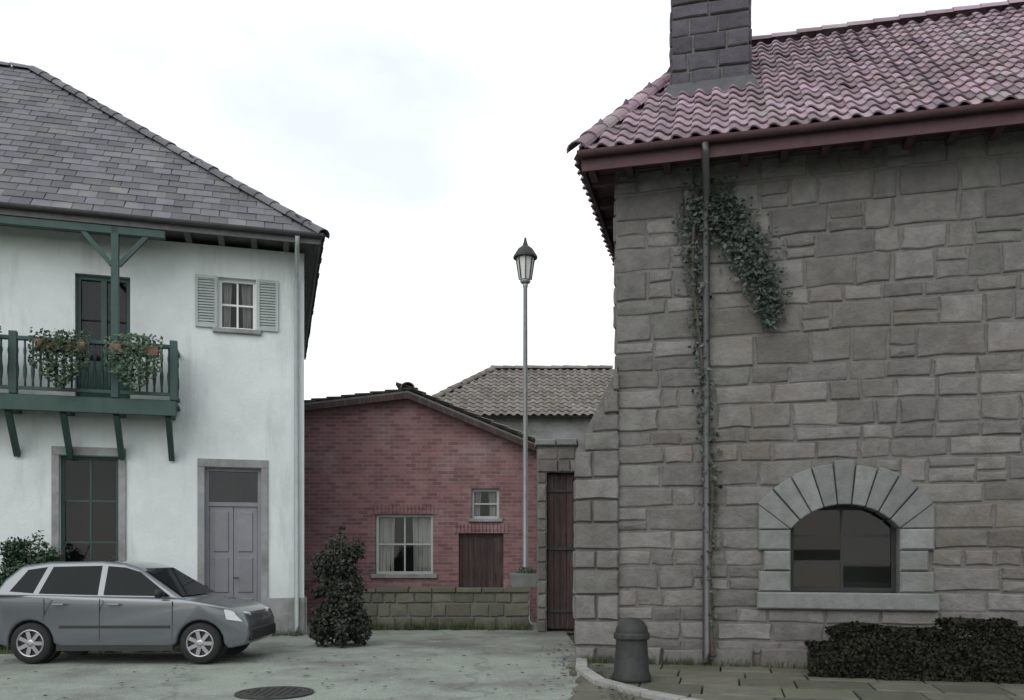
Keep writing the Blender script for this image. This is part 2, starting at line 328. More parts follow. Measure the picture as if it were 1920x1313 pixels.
def roof_tiles(parent, tile_mb, name, mname, O, U, Sv, w_, ex, cols, rows, inside, keep, seed, nmax=300, rot=.012):
    """lay tiles on a plane: O eave corner, U along the eave, Sv up the slope; keep(pos) sorts what is shown largest first"""
    rng = random.Random(seed); U = Vector(U).normalized(); Sv = Vector(Sv).normalized(); Nn = U.cross(Sv).normalized(); O = Vector(O)
    me = tile_mb.raw(name, mname); cells = []
    for r_ in range(rows):
        for c_ in range(cols):
            u = (c_+(.5 if (r_ % 2 and name != 'pantile') else 0))*w_; s_ = r_*ex
            if not inside(u+w_/2, s_+ex/2): continue
            p = O+U*(u+rng.uniform(-.006,.006))+Sv*(s_+rng.uniform(-.012,.012))+Nn*rng.uniform(0,.006)
            q = Matrix.Rotation(rng.uniform(-rot,rot), 3, Nn) @ Matrix.Rotation(rng.uniform(-rot,rot), 3, U)
            u2, s2, n2 = q@U, q@Sv, q@Nn
            m4 = Matrix(((u2.x,s2.x,n2.x,p.x),(u2.y,s2.y,n2.y,p.y),(u2.z,s2.z,n2.z,p.z),(0,0,0,1)))
            cells.append((keep(p), m4))
    cells.sort(key=lambda e: e[0])
    for k, m4 in cells[:nmax]:
        o = link(name, me, parent); o.matrix_basis = m4
    rest = MB()
    for k, m4 in cells[nmax:]: rest.add([m4@Vector(v) for v in tile_mb.v], tile_mb.f)
    if rest.v: link(name+'_field', rest.raw(name+'_field', mname), parent, 'stuff')

def pantile(w_, ex):
    mb = MB(); n = 7; Lg = ex*1.22; vs = []
    for s_, up in ((0, .04), (Lg, .002)):
        for i in range(n+1):
            t = i/n; h = .035*math.sin(t*2*math.pi*.98+.3)+.03
            vs.append((t*w_*1.08, s_, h+up))
    for i in range(n+1):
        t = i/n; h = .035*math.sin(t*2*math.pi*.98+.3)+.03; vs.append((t*w_*1.08, .004, h+.04-.022))
    fs = [(i, i+1, n+2+i, n+1+i) for i in range(n)]+[(2*(n+1)+i, 2*(n+1)+i+1, i+1, i) for i in range(n)]
    return mb.add(vs, fs)
def slate(w_, ex):
    mb = MB(); a, Lg, t = w_*.97, ex*1.35, .014
    return mb.add([(0,0,.016),(a,0,.016),(a,Lg,.0),(0,Lg,.0),(0,0,.016+t),(a,0,.016+t),(a,Lg,t),(0,Lg,t)], [(4,5,6,7),(0,1,5,4),(1,2,6,5),(3,0,4,7)])
def caps(parent, a, b, r, ln, m, seed, name='ridge_tile'):
    a = Vector(a); b = Vector(b); d = (b-a); n = max(1, int(d.length/ln)); d.normalize()
    u = d.cross(Vector((0,0,1))).normalized(); t = u.cross(d); rng = random.Random(seed)
    mb = MB(); k = 7; vs = []
    for l_, q in ((-.03, r*1.12), (ln*1.05, r*.95)):
        for i in range(k+1):
            an = math.pi*i/k; vs.append((math.cos(an)*q, l_, math.sin(an)*q*.8))
    for i in range(k+1):
        an = math.pi*i/k; vs.append((math.cos(an)*r*.95, -.028, math.sin(an)*r*.95*.8))
    mb.add(vs, [(i, i+1, k+2+i, k+1+i) for i in range(k)]+[(2*(k+1)+i, 2*(k+1)+i+1, i+1, i) for i in range(k)])
    me = mb.raw(name, m)
    for i in range(n):
        p = a+d*(i*(b-a).length/n)+t*rng.uniform(-.008,.008); o = link(name, me, parent)
        o.matrix_basis = Matrix(((u.x,d.x,t.x,p.x),(u.y,d.y,t.y,p.y),(u.z,d.z,t.z,p.z),(0,0,0,1)))

# ================================================================== SETTING
gm = MB(); gx = [-400,-120,-50,-25,-15]+[-12+i for i in range(25)]+[15,25,50,120,400]; gy = [-60,-20,-5]+[i for i in range(0,34)]+[40,60,120,300,900]
def gz(x, y): return -.03+.02*noise.noise(Vector((x*.25, y*.25, 0)))
for y in gy:
    for x in gx: gm.v.append((x, y, gz(x, y)-.03))
for i in range(len(gy)-1):
    for k in range(len(gx)-1):
        a = i*len(gx)+k; gm.f.append((a, a+1, a+1+len(gx), a+len(gx)))
gm.build('ground', 'earth', None, True, 'structure')
rd = MB(); cols_ = 40
def road_edge_l(y): return -9.5+.15*math.sin(y*.7) if y < 13.6 else -5.0+.1*math.sin(y)
def road_edge_r(y): return 1.12+.06*math.sin(y*1.7)+max(0, (10.6-y))*.5 if y < 15 else 1.1
ys = [-20,-10,-4,0,2,4,6,7,8]+[8.5+.5*i for i in range(24)]
for y in ys:
    for k in range(cols_+1):
        l_, r_ = road_edge_l(y), road_edge_r(y)
        if y < 6: r_ = 8
        x = l_+(r_-l_)*k/cols_
        rd.v.append((x, y, .012+.012*noise.noise(Vector((x*.5, y*.5, 3)))))
for i in range(len(ys)-1):
    for k in range(cols_):
        a = i*(cols_+1)+k; rd.f.append((a, a+1, a+2+cols_, a+1+cols_))
rd.build('road', 'asphalt', None, True, 'structure')
hl = MB()
for i in range(61):
    x = -600+20*i
    hl.v += [(x, 320, -1), (x, 360, 16+14*noise.noise(Vector((x*.006, 1, 0)))), (x, 520, 30+22*noise.noise(Vector((x*.005, 5, 0))))]
for i in range(60):
    for k in range(2): a = i*3+k; hl.f.append((a, a+3, a+4, a+1))
hl.build('hills', 'hill', None, True, 'structure')

# ================================================================== STONE HOUSE (right)
HR = R(-14)
sh = thing('stone_house', 'tall grey stone house with mauve clay tile roof and stone-framed window, on the right', 'house', (1.5, 12.3, 0), HR)
WT, OV, DEP, LEN = 7.0, .65, 7.4, 12.0
wn = (2.393, 3.776, 1.09, 2.28)
wb = MB(); wall_sheet(wb, 0, LEN, 0, WT+.35, [wn], 0, .4)
wb.add([(0,0,0),(0,DEP,0),(0,DEP,WT+.35),(0,0,WT+.35)], [(0,1,2,3)]).add([(LEN,0,0),(LEN,DEP,0),(LEN,DEP,WT+.35),(LEN,0,WT+.35)], [(0,1,2,3)])
wb.add([(0,DEP,0),(LEN,DEP,0),(LEN,DEP,WT+.35),(0,DEP,WT+.35)], [(0,1,2,3)])
swall = wb.build('wall', 'mortar', sh)
rng = random.Random(4)
SUR = (1.99, 4.21, .86, 2.98); far = MB()
for z0, z1 in ((.0, SUR[2]), (SUR[2], 2.28), (2.28, WT+.1)):
    zs = courses(z0, z1, .17, .43, rng)
    for i in range(len(zs)-1):
        segs = [(0, SUR[0]+.03), (SUR[1]-.04, LEN)] if z0 == SUR[2] else [(0, LEN)]
        if z0 == 2.28 and zs[i] < 2.83:
            hw_ = math.sqrt(max(.05, 1.42**2-((zs[i]+zs[i+1])/2-1.394)**2)) if (zs[i]+zs[i+1])/2 < 2.8 else .3
            segs = [(0, 3.085-hw_+.1), (3.085+hw_-.1, LEN)]
        for a, b in segs:
            xs = row_splits(a, b, .3, .86, rng)
            if a == 0 and i % 2: xs[1] = min(xs[1]+.15, (xs[1]+xs[2])/2)
            for k in range(len(xs)-1):
                if xs[k] > 5.75: stone(far, xs[k], xs[k+1], zs[i], zs[i+1], rng); continue
                zc = [zs[i], zs[i+1]]
                if zs[i+1]-zs[i] > .3 and xs[k+1]-xs[k] < .6 and rng.random() < .35: zc.insert(1, zs[i]+(zs[i+1]-zs[i])*rng.uniform(.4, .6))
                for h in range(len(zc)-1):
                    mb = MB(); stone(mb, xs[k], xs[k+1], zc[h], zc[h+1], rng, .024, 0, .02, .03); mb.build('stone', 'stone', swall)
far.build('stonework', 'stone', swall, False, 'stuff')
side = MB(); zs = courses(0, WT+.1, .22, .4, rng)
for i in range(len(zs)-1):
    xs = row_splits(0, DEP, .3, .85, rng)
    for k in range(len(xs)-1):
        tmp = MB(); stone(tmp, xs[k], xs[k+1], zs[i], zs[i+1], rng); side.add([(y, DEP-x, z) for x, y, z in tmp.v], tmp.f)
side.build('stonework', 'stone', swall, False, 'stuff')
# window surround: sill, jamb blocks, wedge lintel
wroot = window(sh, *wn, .2, 2, 3, 'trim', 'room')
MB().bbox(SUR[0]-.04, SUR[1]+.04, -.13, .38, SUR[2], wn[2], .02).build('sill', 'stone_pale', wroot)
XC, SPR, RI, CZ, RO = (wn[0]+wn[1])/2, 1.95, .886, 1.394, 1.436
for sg in (-1, 1):
    for k, (c, d) in enumerate(((wn[2], 1.38), (1.38, 1.66), (1.66, SPR))):
        q = .07 if k == 1 else 0
        a, b = sorted((XC+sg*.692, XC+sg*(1.112-q)))
        MB().bbox(a, b, -.075-rng.uniform(0,.02), .3, c+.006, d-.006, .022).build('jamb_stone', 'stone_pale', wroot)
    P = [(XC+sg*.70, SPR+.004), (XC+sg*1.112, SPR+.004), (XC+sg*1.112, 2.288)]
    bevel(MB().prism(P if sg > 0 else P[::-1], -.085, .3).build('springer_stone', 'stone_pale', wroot), .015)
nb = 9; A0 = math.asin(.692/RI)
for i in range(nb):
    a, b = -A0+2*A0*i/nb+.006, -A0+2*A0*(i+1)/nb-.006
    ro = RO+(.05 if i == nb//2 else rng.uniform(-.03,.02))
    P = [(XC+RI*math.sin(t), CZ+RI*math.cos(t)) for t in (a, (a+b)/2, b)]+[(XC+ro*math.sin(t), CZ+ro*math.cos(t)) for t in (b, (a+b)/2, a)]
    bevel(MB().prism(P, -.075-rng.uniform(0,.03), .3).build('arch_stone', 'stone_pale', wroot), .018)
# buttress at the corner
bt = MB(); bt.prism([(-.58,0),(0.02,0),(0.02,4.3),(-.58,3.1)], -.05, 1.3); bt = bt.build('buttress', 'mortar', sh)
zs = courses(0, 4.2, .24, .4, rng)
for i in range(len(zs)-1):
    zt = zs[i+1]; l_ = -.6 if zt < 3.1 else -.6+(zt-3.1)/1.2*.6
    xs = [l_, .06] if (.06-l_) < .5 or i % 2 else [l_, l_+rng.uniform(.25,.4), .06]
    for k in range(len(xs)-1):
        mb = MB(); stone(mb, xs[k], xs[k+1], zs[i], zt, rng, .05, -.05); mb.build('stone', 'stone', bt)
sb = MB()
for i in range(len(zs)-1):
    if zs[i+1] > 3.1: break
    xs = row_splits(-.05, 1.3, .35, .6, rng)
    for k in range(len(xs)-1):
        tmp = MB(); stone(tmp, xs[k], xs[k+1], zs[i], zs[i+1], rng); sb.add([(y-.58, 1.25-x, z) for x, y, z in tmp.v], tmp.f)
sb.build('stonework', 'stone', bt, False, 'stuff')
# plinth course
for k in range(9):
    mb = MB(); a = .0+k*.66; stone(mb, a, a+.64+rng.uniform(-.05,.02), 0, .3+rng.uniform(-.03,.03), rng, .06, -.05, .1); mb.build('plinth_stone', 'stone', swall)
# roof
EZ = 7.15; RZ = 10.75; RX = 1.2; RY = DEP/2; e0, e1 = -.42, LEN+.7
rf = MB()
EV = [(e0,-OV,EZ),(e1,-OV,EZ),(e1,DEP+OV,EZ),(e0,DEP+OV,EZ),(RX,RY,RZ),(LEN-RX,RY,RZ)]
rf.add(EV, [(0,1,5,4),(1,2,5),(2,3,4,5),(3,0,4)])
roof = rf.build('roof', 'tile', sh)
sf = MB(); sf.add([(e0+.02,-OV+.02,EZ-.03),(e1-.02,-OV+.02,EZ-.03),(e1-.02,DEP+OV-.02,EZ-.03),(e0+.02,DEP+OV-.02,EZ-.03)], [(0,1,2,3)])
sf.build('soffit', 'soffit', sh)
MB().box(e0+.03, e1-.03, -OV+.01, -OV+.045, EZ-.26, EZ-.035).build('fascia', 'soffit', sh)
MB().box(e0+.01, e0+.045, -OV+.05, DEP+OV-.05, EZ-.2, EZ-.035).build('fascia', 'soffit', sh)
rme = MB().box(-.05, .05, -OV+.06, -.03, EZ-.17, EZ-.04).mesh('rafter', 'soffit')
for k in range(16):
    o = link('rafter', rme, sh); o.location.x = -.3+k*.52
rme2 = MB().box(e0+.06, -.03, -.05, .05, EZ-.17, EZ-.04).mesh('rafter', 'soffit')
for k in range(7):
    o = link('rafter', rme2, sh); o.location.y = .1+k*.8
sv = Vector((0, RY+OV, RZ-EZ)); sl_ = sv.length; W_, EX = .25, .34
hipu = lambda s_: (RX-e0)*s_/sl_
roof_tiles(sh, pantile(W_, EX), 'pantile', 'tile', (e0,-OV-.05,EZ-.035), (1,0,0), sv, W_, EX, int((e1-e0)/W_), int(sl_/EX)+1,
           lambda u, s_: hipu(s_)+.03 < u < (e1-e0)-hipu(s_), lambda p: (p.x > 6.4, p.z), 11)
sv2 = Vector((RX-e0, 0, RZ-EZ)); s2l = sv2.length
roof_tiles(sh, pantile(W_, EX), 'pantile', 'tile', (e0-.05,DEP+OV,EZ-.035), (0,-1,0), sv2, W_, EX, int((DEP+2*OV)/W_)+1, int(s2l/EX)+1,
           lambda u, s_: (RY+OV)*s_/s2l < u < (DEP+2*OV)-(RY+OV)*s_/s2l, lambda p: 0, 12, 0)
caps(sh, (e0-.03,-OV-.03,EZ+.03), (RX,RY,RZ+.07), .14, .42, 'tile', 1, 'hip_tile')
caps(sh, (RX-.1,RY,RZ+.06), (LEN-RX,RY,RZ+.06), .15, .42, 'tile', 2)
# gutter and downpipe
gt = MB(); n = 8; vs = []
for x in (e0-.02, e1):
    for i in range(n+1):
        an = math.pi+math.pi*i/n; vs.append((x, -OV-.075+.07*math.cos(an), EZ-.035+.07*math.sin(an)))
gt.add(vs, [(i, i+1, n+2+i, n+1+i) for i in range(n)]); gt.build('gutter', 'soffit', sh, True)
px_ = 1.27
MB().tube([(px_,-OV-.075,EZ-.1),(px_,-OV-.06,EZ-.2),(px_,-.2,EZ-.55),(px_,-.12,EZ-.7),(px_,-.12,.25),(px_,-.2,.1)], .05, 10).build('downpipe', 'zinc', sh, True)
for z in (1.2, 3.2, 5.2): MB().box(px_-.075, px_+.075, -.14, .0, z, z+.05).build('pipe_bracket', 'iron', sh)
# chimney
cx, cy = 1.3, 1.75; CZ0, CZ1 = 9.0, 11.3
ch = MB(); ch.box(cx-.58, cx+.58, cy-.42, cy+.42, CZ0-.6, CZ1); ch = ch.build('chimney', 'mortar', sh)
for (x0, x1, fn) in ((cx-.6, cx+.6, lambda v: (v[0], v[1]+cy-.42, v[2])),):
    zs = courses(CZ0-.3, CZ1, .2, .3, rng)
    for i in range(len(zs)-1):
        xs = row_splits(x0, x1, .3, .6, rng)
        for k in range(len(xs)-1):
            mb = MB(); stone(mb, xs[k], xs[k+1], zs[i], zs[i+1], rng); mb.v = [fn(v) for v in mb.v]; mb.build('stone', 'stone_dark', ch)
cs = MB()
for sgn in (-1, 1):
    zs = courses(CZ0-.3, CZ1, .2, .3, rng)
    for i in range(len(zs)-1):
        xs = row_splits(-.42, .42, .3, .5, rng)
        for k in range(len(xs)-1):
            tmp = MB(); stone(tmp, xs[k], xs[k+1], zs[i], zs[i+1], rng); cs.add([(cx+sgn*.58+sgn*-y, cy+x, z) for x, y, z in tmp.v], tmp.f)
cs.build('stonework', 'stone_dark', ch, False, 'stuff')
MB().box(cx-.74, cx+.74, cy-.58, cy+.58, CZ1, CZ1+.16).build('chimney_cap', 'stone_dark', ch)
MB().add([(cx-.75,cy-.62,CZ0-.33),(cx+.75,cy-.62,CZ0-.33),(cx+.64,cy-.46,CZ0-.03),(cx-.64,cy-.46,CZ0-.03)], [(0,1,2,3)]).build('flashing', 'zinc', ch)

# ================================================================== WHITE HOUSE (left)
wh = thing('white_house', 'white plastered house with slate hipped roof and dark green timber balcony, on the left', 'house', (-4.14, 17, 0), R(15.5))
X0, X1, D2, WT2 = -14.0, 0.0, 9.4, 7.6
win_g = (-4.41, -3.4, 1.0, 3.45); door_g = (-1.87, -.82, 0.02, 3.3); door_u = (-4.15, -3.2, 4.5, 6.85); win_u = (-1.62, -.92, 6.0, 7.0); win_l = (-7.4, -6.3, 4.95, 6.9); win_l2 = (-7.6, -6.5, 1.2, 3.4)
holes = [win_g, door_g, door_u, win_u, win_l, win_l2]
hw = MB(); wall_sheet(hw, X0, X1, 0, WT2, holes, 0, .22)
hw.add([(X1,0,0),(X1,D2,0),(X1,D2,WT2),(X1,0,WT2)], [(0,1,2,3)]).add([(X0,0,0),(X0,D2,0),(X0,D2,WT2),(X0,0,WT2)], [(0,1,2,3)]).add([(X0,D2,0),(X1,D2,0),(X1,D2,WT2),(X0,D2,WT2)], [(0,1,2,3)])
hw.build('wall', 'plaster', wh)
for a, b in ((X0, door_g[0]-.12), (door_g[1]+.12, X1+.05)):
    MB().bbox(a, b, -.05, .0, 0, .75, .012).build('plinth', 'plinth', wh)
MB().box(X1, X1+.05, -.05, D2, 0, .75).build('plinth', 'plinth', wh)
for h, cr in ((win_g, 'room'), (win_u, 'curtain'), (win_l, 'curtain'), (win_l2, 'room')):
    wo = window(wh, *h, .12, 2, 3 if h[3]-h[2] > 1.5 else 2, 'green' if cr == 'room' else 'white_paint', cr)
    MB().bbox(h[0]-.1, h[1]+.1, -.08, .12, h[2]-.09, h[2]-.002, .012).build('sill', 'plinth', wo)
# window surround bands
for h in (win_g, win_l2, door_g):
    sr = MB()
    for a, b in ((h[0]-.13, h[0]), (h[1], h[1]+.13)): sr.bbox(a, b, -.035, .01, h[2] if h is door_g else h[2]-.002, h[3], .008)
    sr.bbox(h[0]-.13, h[1]+.13, -.036, .01, h[3]+.001, h[3]+.16, .008); sr.build('surround', 'plinth', wh)
# grey panelled door with transom
a, b, c, d = door_g
dr = MB(); dr.box(a, a+.07, .1, .2, c, d); dr.box(b-.07, b, .1, .2, c, d); dr.box(a+.07, b-.07, .1, .2, d-.07, d); dr.box(a+.07, b-.07, .1, .2, 2.55, 2.63)
dr = dr.build('door', 'grey_door', wh)
for q in range(2):
    x0 = a+.075+q*.455; x1 = x0+.445
    MB().box(x0, x1, .13, .18, c+.02, 2.545).build('leaf', 'grey_door', dr)
    for z0, z1 in ((.15, .75), (.85, 1.55), (1.65, 2.45)): MB().bbox(x0+.08, x1-.08, .11, .135, z0, z1, .02).build('panel', 'grey_door', dr)
MB().tube([(a+.52,.07,1.15),(a+.62,.07,1.15)], .012, 8).build('handle', 'iron', dr)
MB().box(a+.075, b-.075, .155, .165, 2.635, d-.075).build('pane', 'glass', dr)
MB().bbox(a-.2, b+.2, -.38, .1, -.05, .02, .02).build('doorstep', 'plinth', wh)
# balcony door
a, b, c, d = door_u
bd = MB(); bd.box(a, a+.08, .1, .2, c, d); bd.box(b-.08, b, .1, .2, c, d); bd.box(a+.08, b-.08, .1, .2, d-.08, d); bd.box((a+b)/2-.05, (a+b)/2+.05, .1, .2, c, d-.08); bd.box(a+.08, b-.08, .105, .195, c, c+.75)
bd = bd.build('balcony_door', 'green', wh)
for x0, x1 in ((a+.085, (a+b)/2-.055), ((a+b)/2+.055, b-.085)):
    for z0, z1 in ((c+.76, c+1.5), (c+1.53, d-.085)): MB().add([(x0,.15,z0),(x1,.15,z0),(x1,.15,z1),(x0,.15,z1)], [(0,1,2,3)]).build('pane', 'glass', bd)
MB().box(a, b, .26, .28, c, d).build('backing', 'room', bd)
# shutters on the small upper window
for x0, x1 in ((win_u[0]-.42, win_u[0]-.02), (win_u[1]+.02, win_u[1]+.42)):
    st = MB(); st.box(x0, x0+.05, -.05, -.01, win_u[2], win_u[3]); st.box(x1-.05, x1, -.05, -.01, win_u[2], win_u[3]); st.box(x0+.05, x1-.05, -.05, -.01, win_u[2], win_u[2]+.06); st.box(x0+.05, x1-.05, -.05, -.01, win_u[3]-.06, win_u[3])
    st = st.build('shutter', 'shutter', wh)
    sm = MB().add([(x0+.05,-.045,0),(x1-.05,-.045,0),(x1-.05,-.015,.05),(x0+.05,-.015,.05),(x0+.05,-.04,-.006),(x1-.05,-.04,-.006)], [(0,1,2,3),(4,5,1,0)]).mesh('slat', 'shutter')
    for k in range(17):
        o = link('slat', sm, st); o.location.z = win_u[2]+.065+k*.0535
# balcony
bl, br_, BF = -8.6, -2.31, 4.42; BY = -.7
bal = MB().box(bl, br_, BY+.06, -.01, BF-.06, BF).build('balcony', 'green', wh)
MB().bbox(bl, br_, BY, BY+.06, BF-.27, BF+.02, .012).build('edge_beam', 'green', bal)
for k in range(8):
    x = br_-.15-k*.88
    MB().box(x-.07, x+.07, BY+.06, -.01, BF-.24, BF-.062).build('joist', 'green', bal)
    MB().bar((x, -.03, BF-1.0), (x, BY+.1, BF-.27), .1, .1).build('bracket', 'green', bal)
MB().bbox(bl, br_, BY-.01, BY+.08, BF+.97, BF+1.04, .01).build('handrail', 'green', bal)
MB().box(bl, br_, BY+.015, BY+.055, BF+.10, BF+.16).build('bottom_rail', 'green', bal)
MB().box(br_-.065, br_-.005, BY+.1, -.01, BF+.97, BF+1.04).build('handrail', 'green', bal)
bm_ = MB().lathe([(.018,0),(.018,.1),(.03,.2),(.034,.3),(.02,.42),(.018,.55),(.03,.62),(.018,.7),(.018,.81)], 8).mesh('baluster', 'green', True)
k = 0
x = br_-.13
while x > bl:
    o = link('baluster', bm_, bal); o.location = (x, BY+.035, BF+.16); x -= .125
for k in range(4):
    o = link('baluster', bm_, bal); o.location = (br_-.035, BY+.18+k*.125, BF+.16)
MB().box(br_-.065, br_-.005, BY+.1, -.01, BF+.10, BF+.16).build('bottom_rail', 'green', bal)
for x in (br_-.05, -3.35, -5.0, -6.8, -8.5):
    full = x in (-3.35, -6.8)
    bevel(MB().box(x-.065, x+.065, BY-.02, BY+.09, BF+.02, 7.54 if full else BF+1.12).build('post', 'green', bal), .01)
    if full:
        for s_ in (-1, 1): MB().bar((x+s_*.06, BY+.035, 6.85), (x+s_*.6, BY+.035, 7.5), .08, .08).build('brace', 'green', bal)
bevel(MB().box(bl, -2.5, BY-.02, BY+.1, 7.4, 7.54).build('top_beam', 'green', bal), .01)
# roof
EZ2, RZ2 = 7.75, 12.9; ov = .8; ex1, ey0, ey1 = .3, -.75, D2+.75; RY2 = D2/2; RX2 = -6.0; ex0 = X0-.6
MB().add([(ex0,ey0,EZ2),(ex1,ey0,EZ2),(ex1,ey1,EZ2),(ex0,ey1,EZ2),(RX2,RY2,RZ2),(RX2-2,RY2,RZ2)], [(0,1,4,5),(1,2,4),(2,3,5,4),(3,0,5)]).build('roof', 'slate', wh)
MB().add([(ex0+.02,ey0+.02,EZ2-.03),(ex1-.02,ey0+.02,EZ2-.03),(ex1-.02,ey1-.02,EZ2-.03),(ex0+.02,ey1-.02,EZ2-.03)], [(0,1,2,3)]).build('soffit', 'soffit_grey', wh)
MB().box(ex0+.03, ex1-.03, ey0+.01, ey0+.045, EZ2-.2, EZ2-.035).build('fascia', 'soffit_grey', wh)
MB().box(ex1-.045, ex1-.01, ey0+.05, ey1-.05, EZ2-.2, EZ2-.035).build('fascia', 'soffit_grey', wh)
rme = MB().box(-.055, .055, ey0+.06, -.01, EZ2-.15, EZ2-.04).mesh('rafter', 'soffit_grey')
for k in range(15):
    o = link('rafter', rme, wh); o.location.x = .25-k*.6
sv = Vector((0, RY2-ey0, RZ2-EZ2)); sl2 = sv.length; W2, E2 = .33, .3
hip2 = lambda s_: (ex1-RX2)*s_/sl2
roof_tiles(wh, slate(W2, E2), 'slate', 'slate', (ex0,ey0-.05,EZ2-.04), (1,0,0), sv, W2, E2, int((ex1-ex0)/W2), int(sl2/E2)+1,
           lambda u, s_: u < (ex1-ex0)-hip2(s_)-.02 and u > (RX2-2-ex0)*s_/sl2+.02, lambda p: (p.x < -5.9-.45*p.y, p.z), 21, 300, .008)
sv3 = Vector((-(ex1-RX2), 0, RZ2-EZ2)); s3l = sv3.length
roof_tiles(wh, slate(W2, E2), 'slate', 'slate', (ex1+.05,ey0,EZ2-.04), (0,1,0), sv3, W2, E2, int((ey1-ey0)/W2), int(s3l/E2)+1,
           lambda u, s_: (RY2-ey0)*s_/s3l < u < (ey1-ey0)-(ey1-RY2)*s_/s3l, lambda p: 0, 22, 0, .008)
caps(wh, (ex1+.02,ey0-.02,EZ2-.03), (RX2,RY2,RZ2-.01), .15, .45, 'slate', 3, 'hip_tile')
caps(wh, (RX2-2,RY2,RZ2-.02), (RX2+.1,RY2,RZ2-.02), .15, .45, 'slate', 4)
gt = MB(); vs = []
for x in (ex0, ex1+.03):
    for i in range(n+1):
        an = math.pi+math.pi*i/n; vs.append((x, ey0-.07+.07*math.cos(an), EZ2-.035+.07*math.sin(an)))
gt.add(vs, [(i, i+1, n+2+i, n+1+i) for i in range(n)]); gt.build('gutter', 'zinc', wh, True)
MB().tube([(-.15,ey0-.07,EZ2-.1),(-.15,ey0+.1,EZ2-.25),(-.15,-.15,EZ2-.6),(-.15,-.09,EZ2-.75),(-.15,-.09,.2),(-.15,-.17,.08)], .045, 10).build('downpipe', 'shutter', wh, True)

# ================================================================== RED BRICK OUTBUILDING (centre)
bh = thing('brick_outbuilding', 'low red brick outbuilding with uneven gable between the two houses', 'outbuilding', (0, 20, 0))
wnb = (-3.2, -1.85, 1.15, 2.55); wn2 = (-.95, -.3, 2.45, 3.15); dnb = (-1.25, -.2, .02, 2.1)
bwl = MB()
def clip_z(x): return 4.72+(x+4.72)/(2.32)*.56 if x < -2.4 else 5.28-(x+2.4)/3.18*1.33
wall_sheet(bwl, -5.0, .78, 0, 3.6, [wnb, wn2, dnb], 0, .2)
bwl.add([(-5.0,0,3.6),(.78,0,3.6),(.78,0,3.95),(-2.4,0,5.28),(-5.0,0,4.98)], [(0,1,2,3,4)])
for x, z in ((-5.0,4.98),(.78,3.95)): bwl.add([(x,0,0),(x,7,0),(x,7,z),(x,0,z)], [(0,1,2,3)])
bwl.build('wall', 'brick', bh)
for (xa, za), (xb, zb), nm in (((-5.25,4.96),(-2.4,5.3),'roof'), ((-2.4,5.3),(1.08,3.86),'roof')):
    dx = Vector((xb-xa, 0, zb-za)); ln = dx.length
    MB().add([(xa,-.3,za),(xb,-.3,zb),(xb,7.2,zb),(xa,7.2,za),(xa,-.3,za+.09),(xb,-.3,zb+.09),(xb,7.2,zb+.09),(xa,7.2,za+.09)], [(0,1,2,3),(4,7,6,5),(0,4,5,1),(1,5,6,2),(2,6,7,3),(3,7,4,0)]).build(nm, 'soffit_grey', bh)
    if za < zb: O_, U_, S_ = (xa-.05,7.2,za+.09), (0,-1,0), dx
    else: O_, U_, S_ = (xb+.05,-.34,zb+.09), (0,1,0), -dx
    roof_tiles(bh, pantile(.25, .34), 'pantile', 'tile_grey', O_, U_, S_, .25, .34, 30, int(ln/.34)+1, lambda u, s_: True, lambda p: p.y, 31, 20, .012)
caps(bh, (-2.4,-.36,5.44), (-2.4,7.2,5.44), .15, .42, 'tile_grey', 6)
for (xa, za), (xb, zb) in (((-5.25,4.92),(-2.4,5.26)), ((-2.4,5.26),(1.08,3.82))):
    MB().add([(xa,-.33,za-.05),(xb,-.33,zb-.05),(xb,-.33,zb+.08),(xa,-.33,za+.08),(xa,-.29,za-.05),(xb,-.29,zb-.05),(xb,-.29,zb+.08),(xa,-.29,za+.08)], [(0,1,2,3),(4,7,6,5),(0,4,5,1),(2,6,7,3),(1,5,6,2),(3,7,4,0)]).build('bargeboard', 'timber', bh)
wo = window(bh, *wnb, .1, 2, 2, 'shutter', 'curtain'); MB().bbox(wnb[0]-.1, wnb[1]+.1, -.08, .1, wnb[2]-.1, wnb[2]-.002, .012).build('sill', 'plinth', wo)
wo = window(bh, *wn2, .1, 1, 2, 'shutter', 'curtain'); MB().bbox(wn2[0]-.08, wn2[1]+.08, -.06, .1, wn2[2]-.08, wn2[2]-.002, .012).build('sill', 'plinth', wo)
lint = MB().mesh
for h in (wnb, dnb):
    m_ = int((h[1]-h[0]+.24)/.085)
    bq = MB().bbox(-.034, .034, -.025, .05, 0, .22, .006).mesh('soldier_brick', 'brick')
    for k in range(m_):
        o = link('soldier_brick', bq, bh); o.location = (h[0]-.12+(k+.5)*(h[1]-h[0]+.24)/m_, 0, h[3]+.004)
a, b, c, d = dnb
dr = MB(); dr.box(a, a+.07, .08, .18, c, d); dr.box(b-.07, b, .08, .18, c, d); dr.box(a+.07, b-.07, .08, .18, d-.07, d); dr = dr.build('door', 'timber', bh)
for k in range(6):
    x0 = a+.072+k*.151; MB().bbox(x0, x0+.147, .11, .15, c, d-.072, .008).build('plank', 'timber', dr)
MB().tube([(b-.2,.07,1.0),(b-.2,.07,1.15)], .012, 8).build('handle', 'iron', dr)

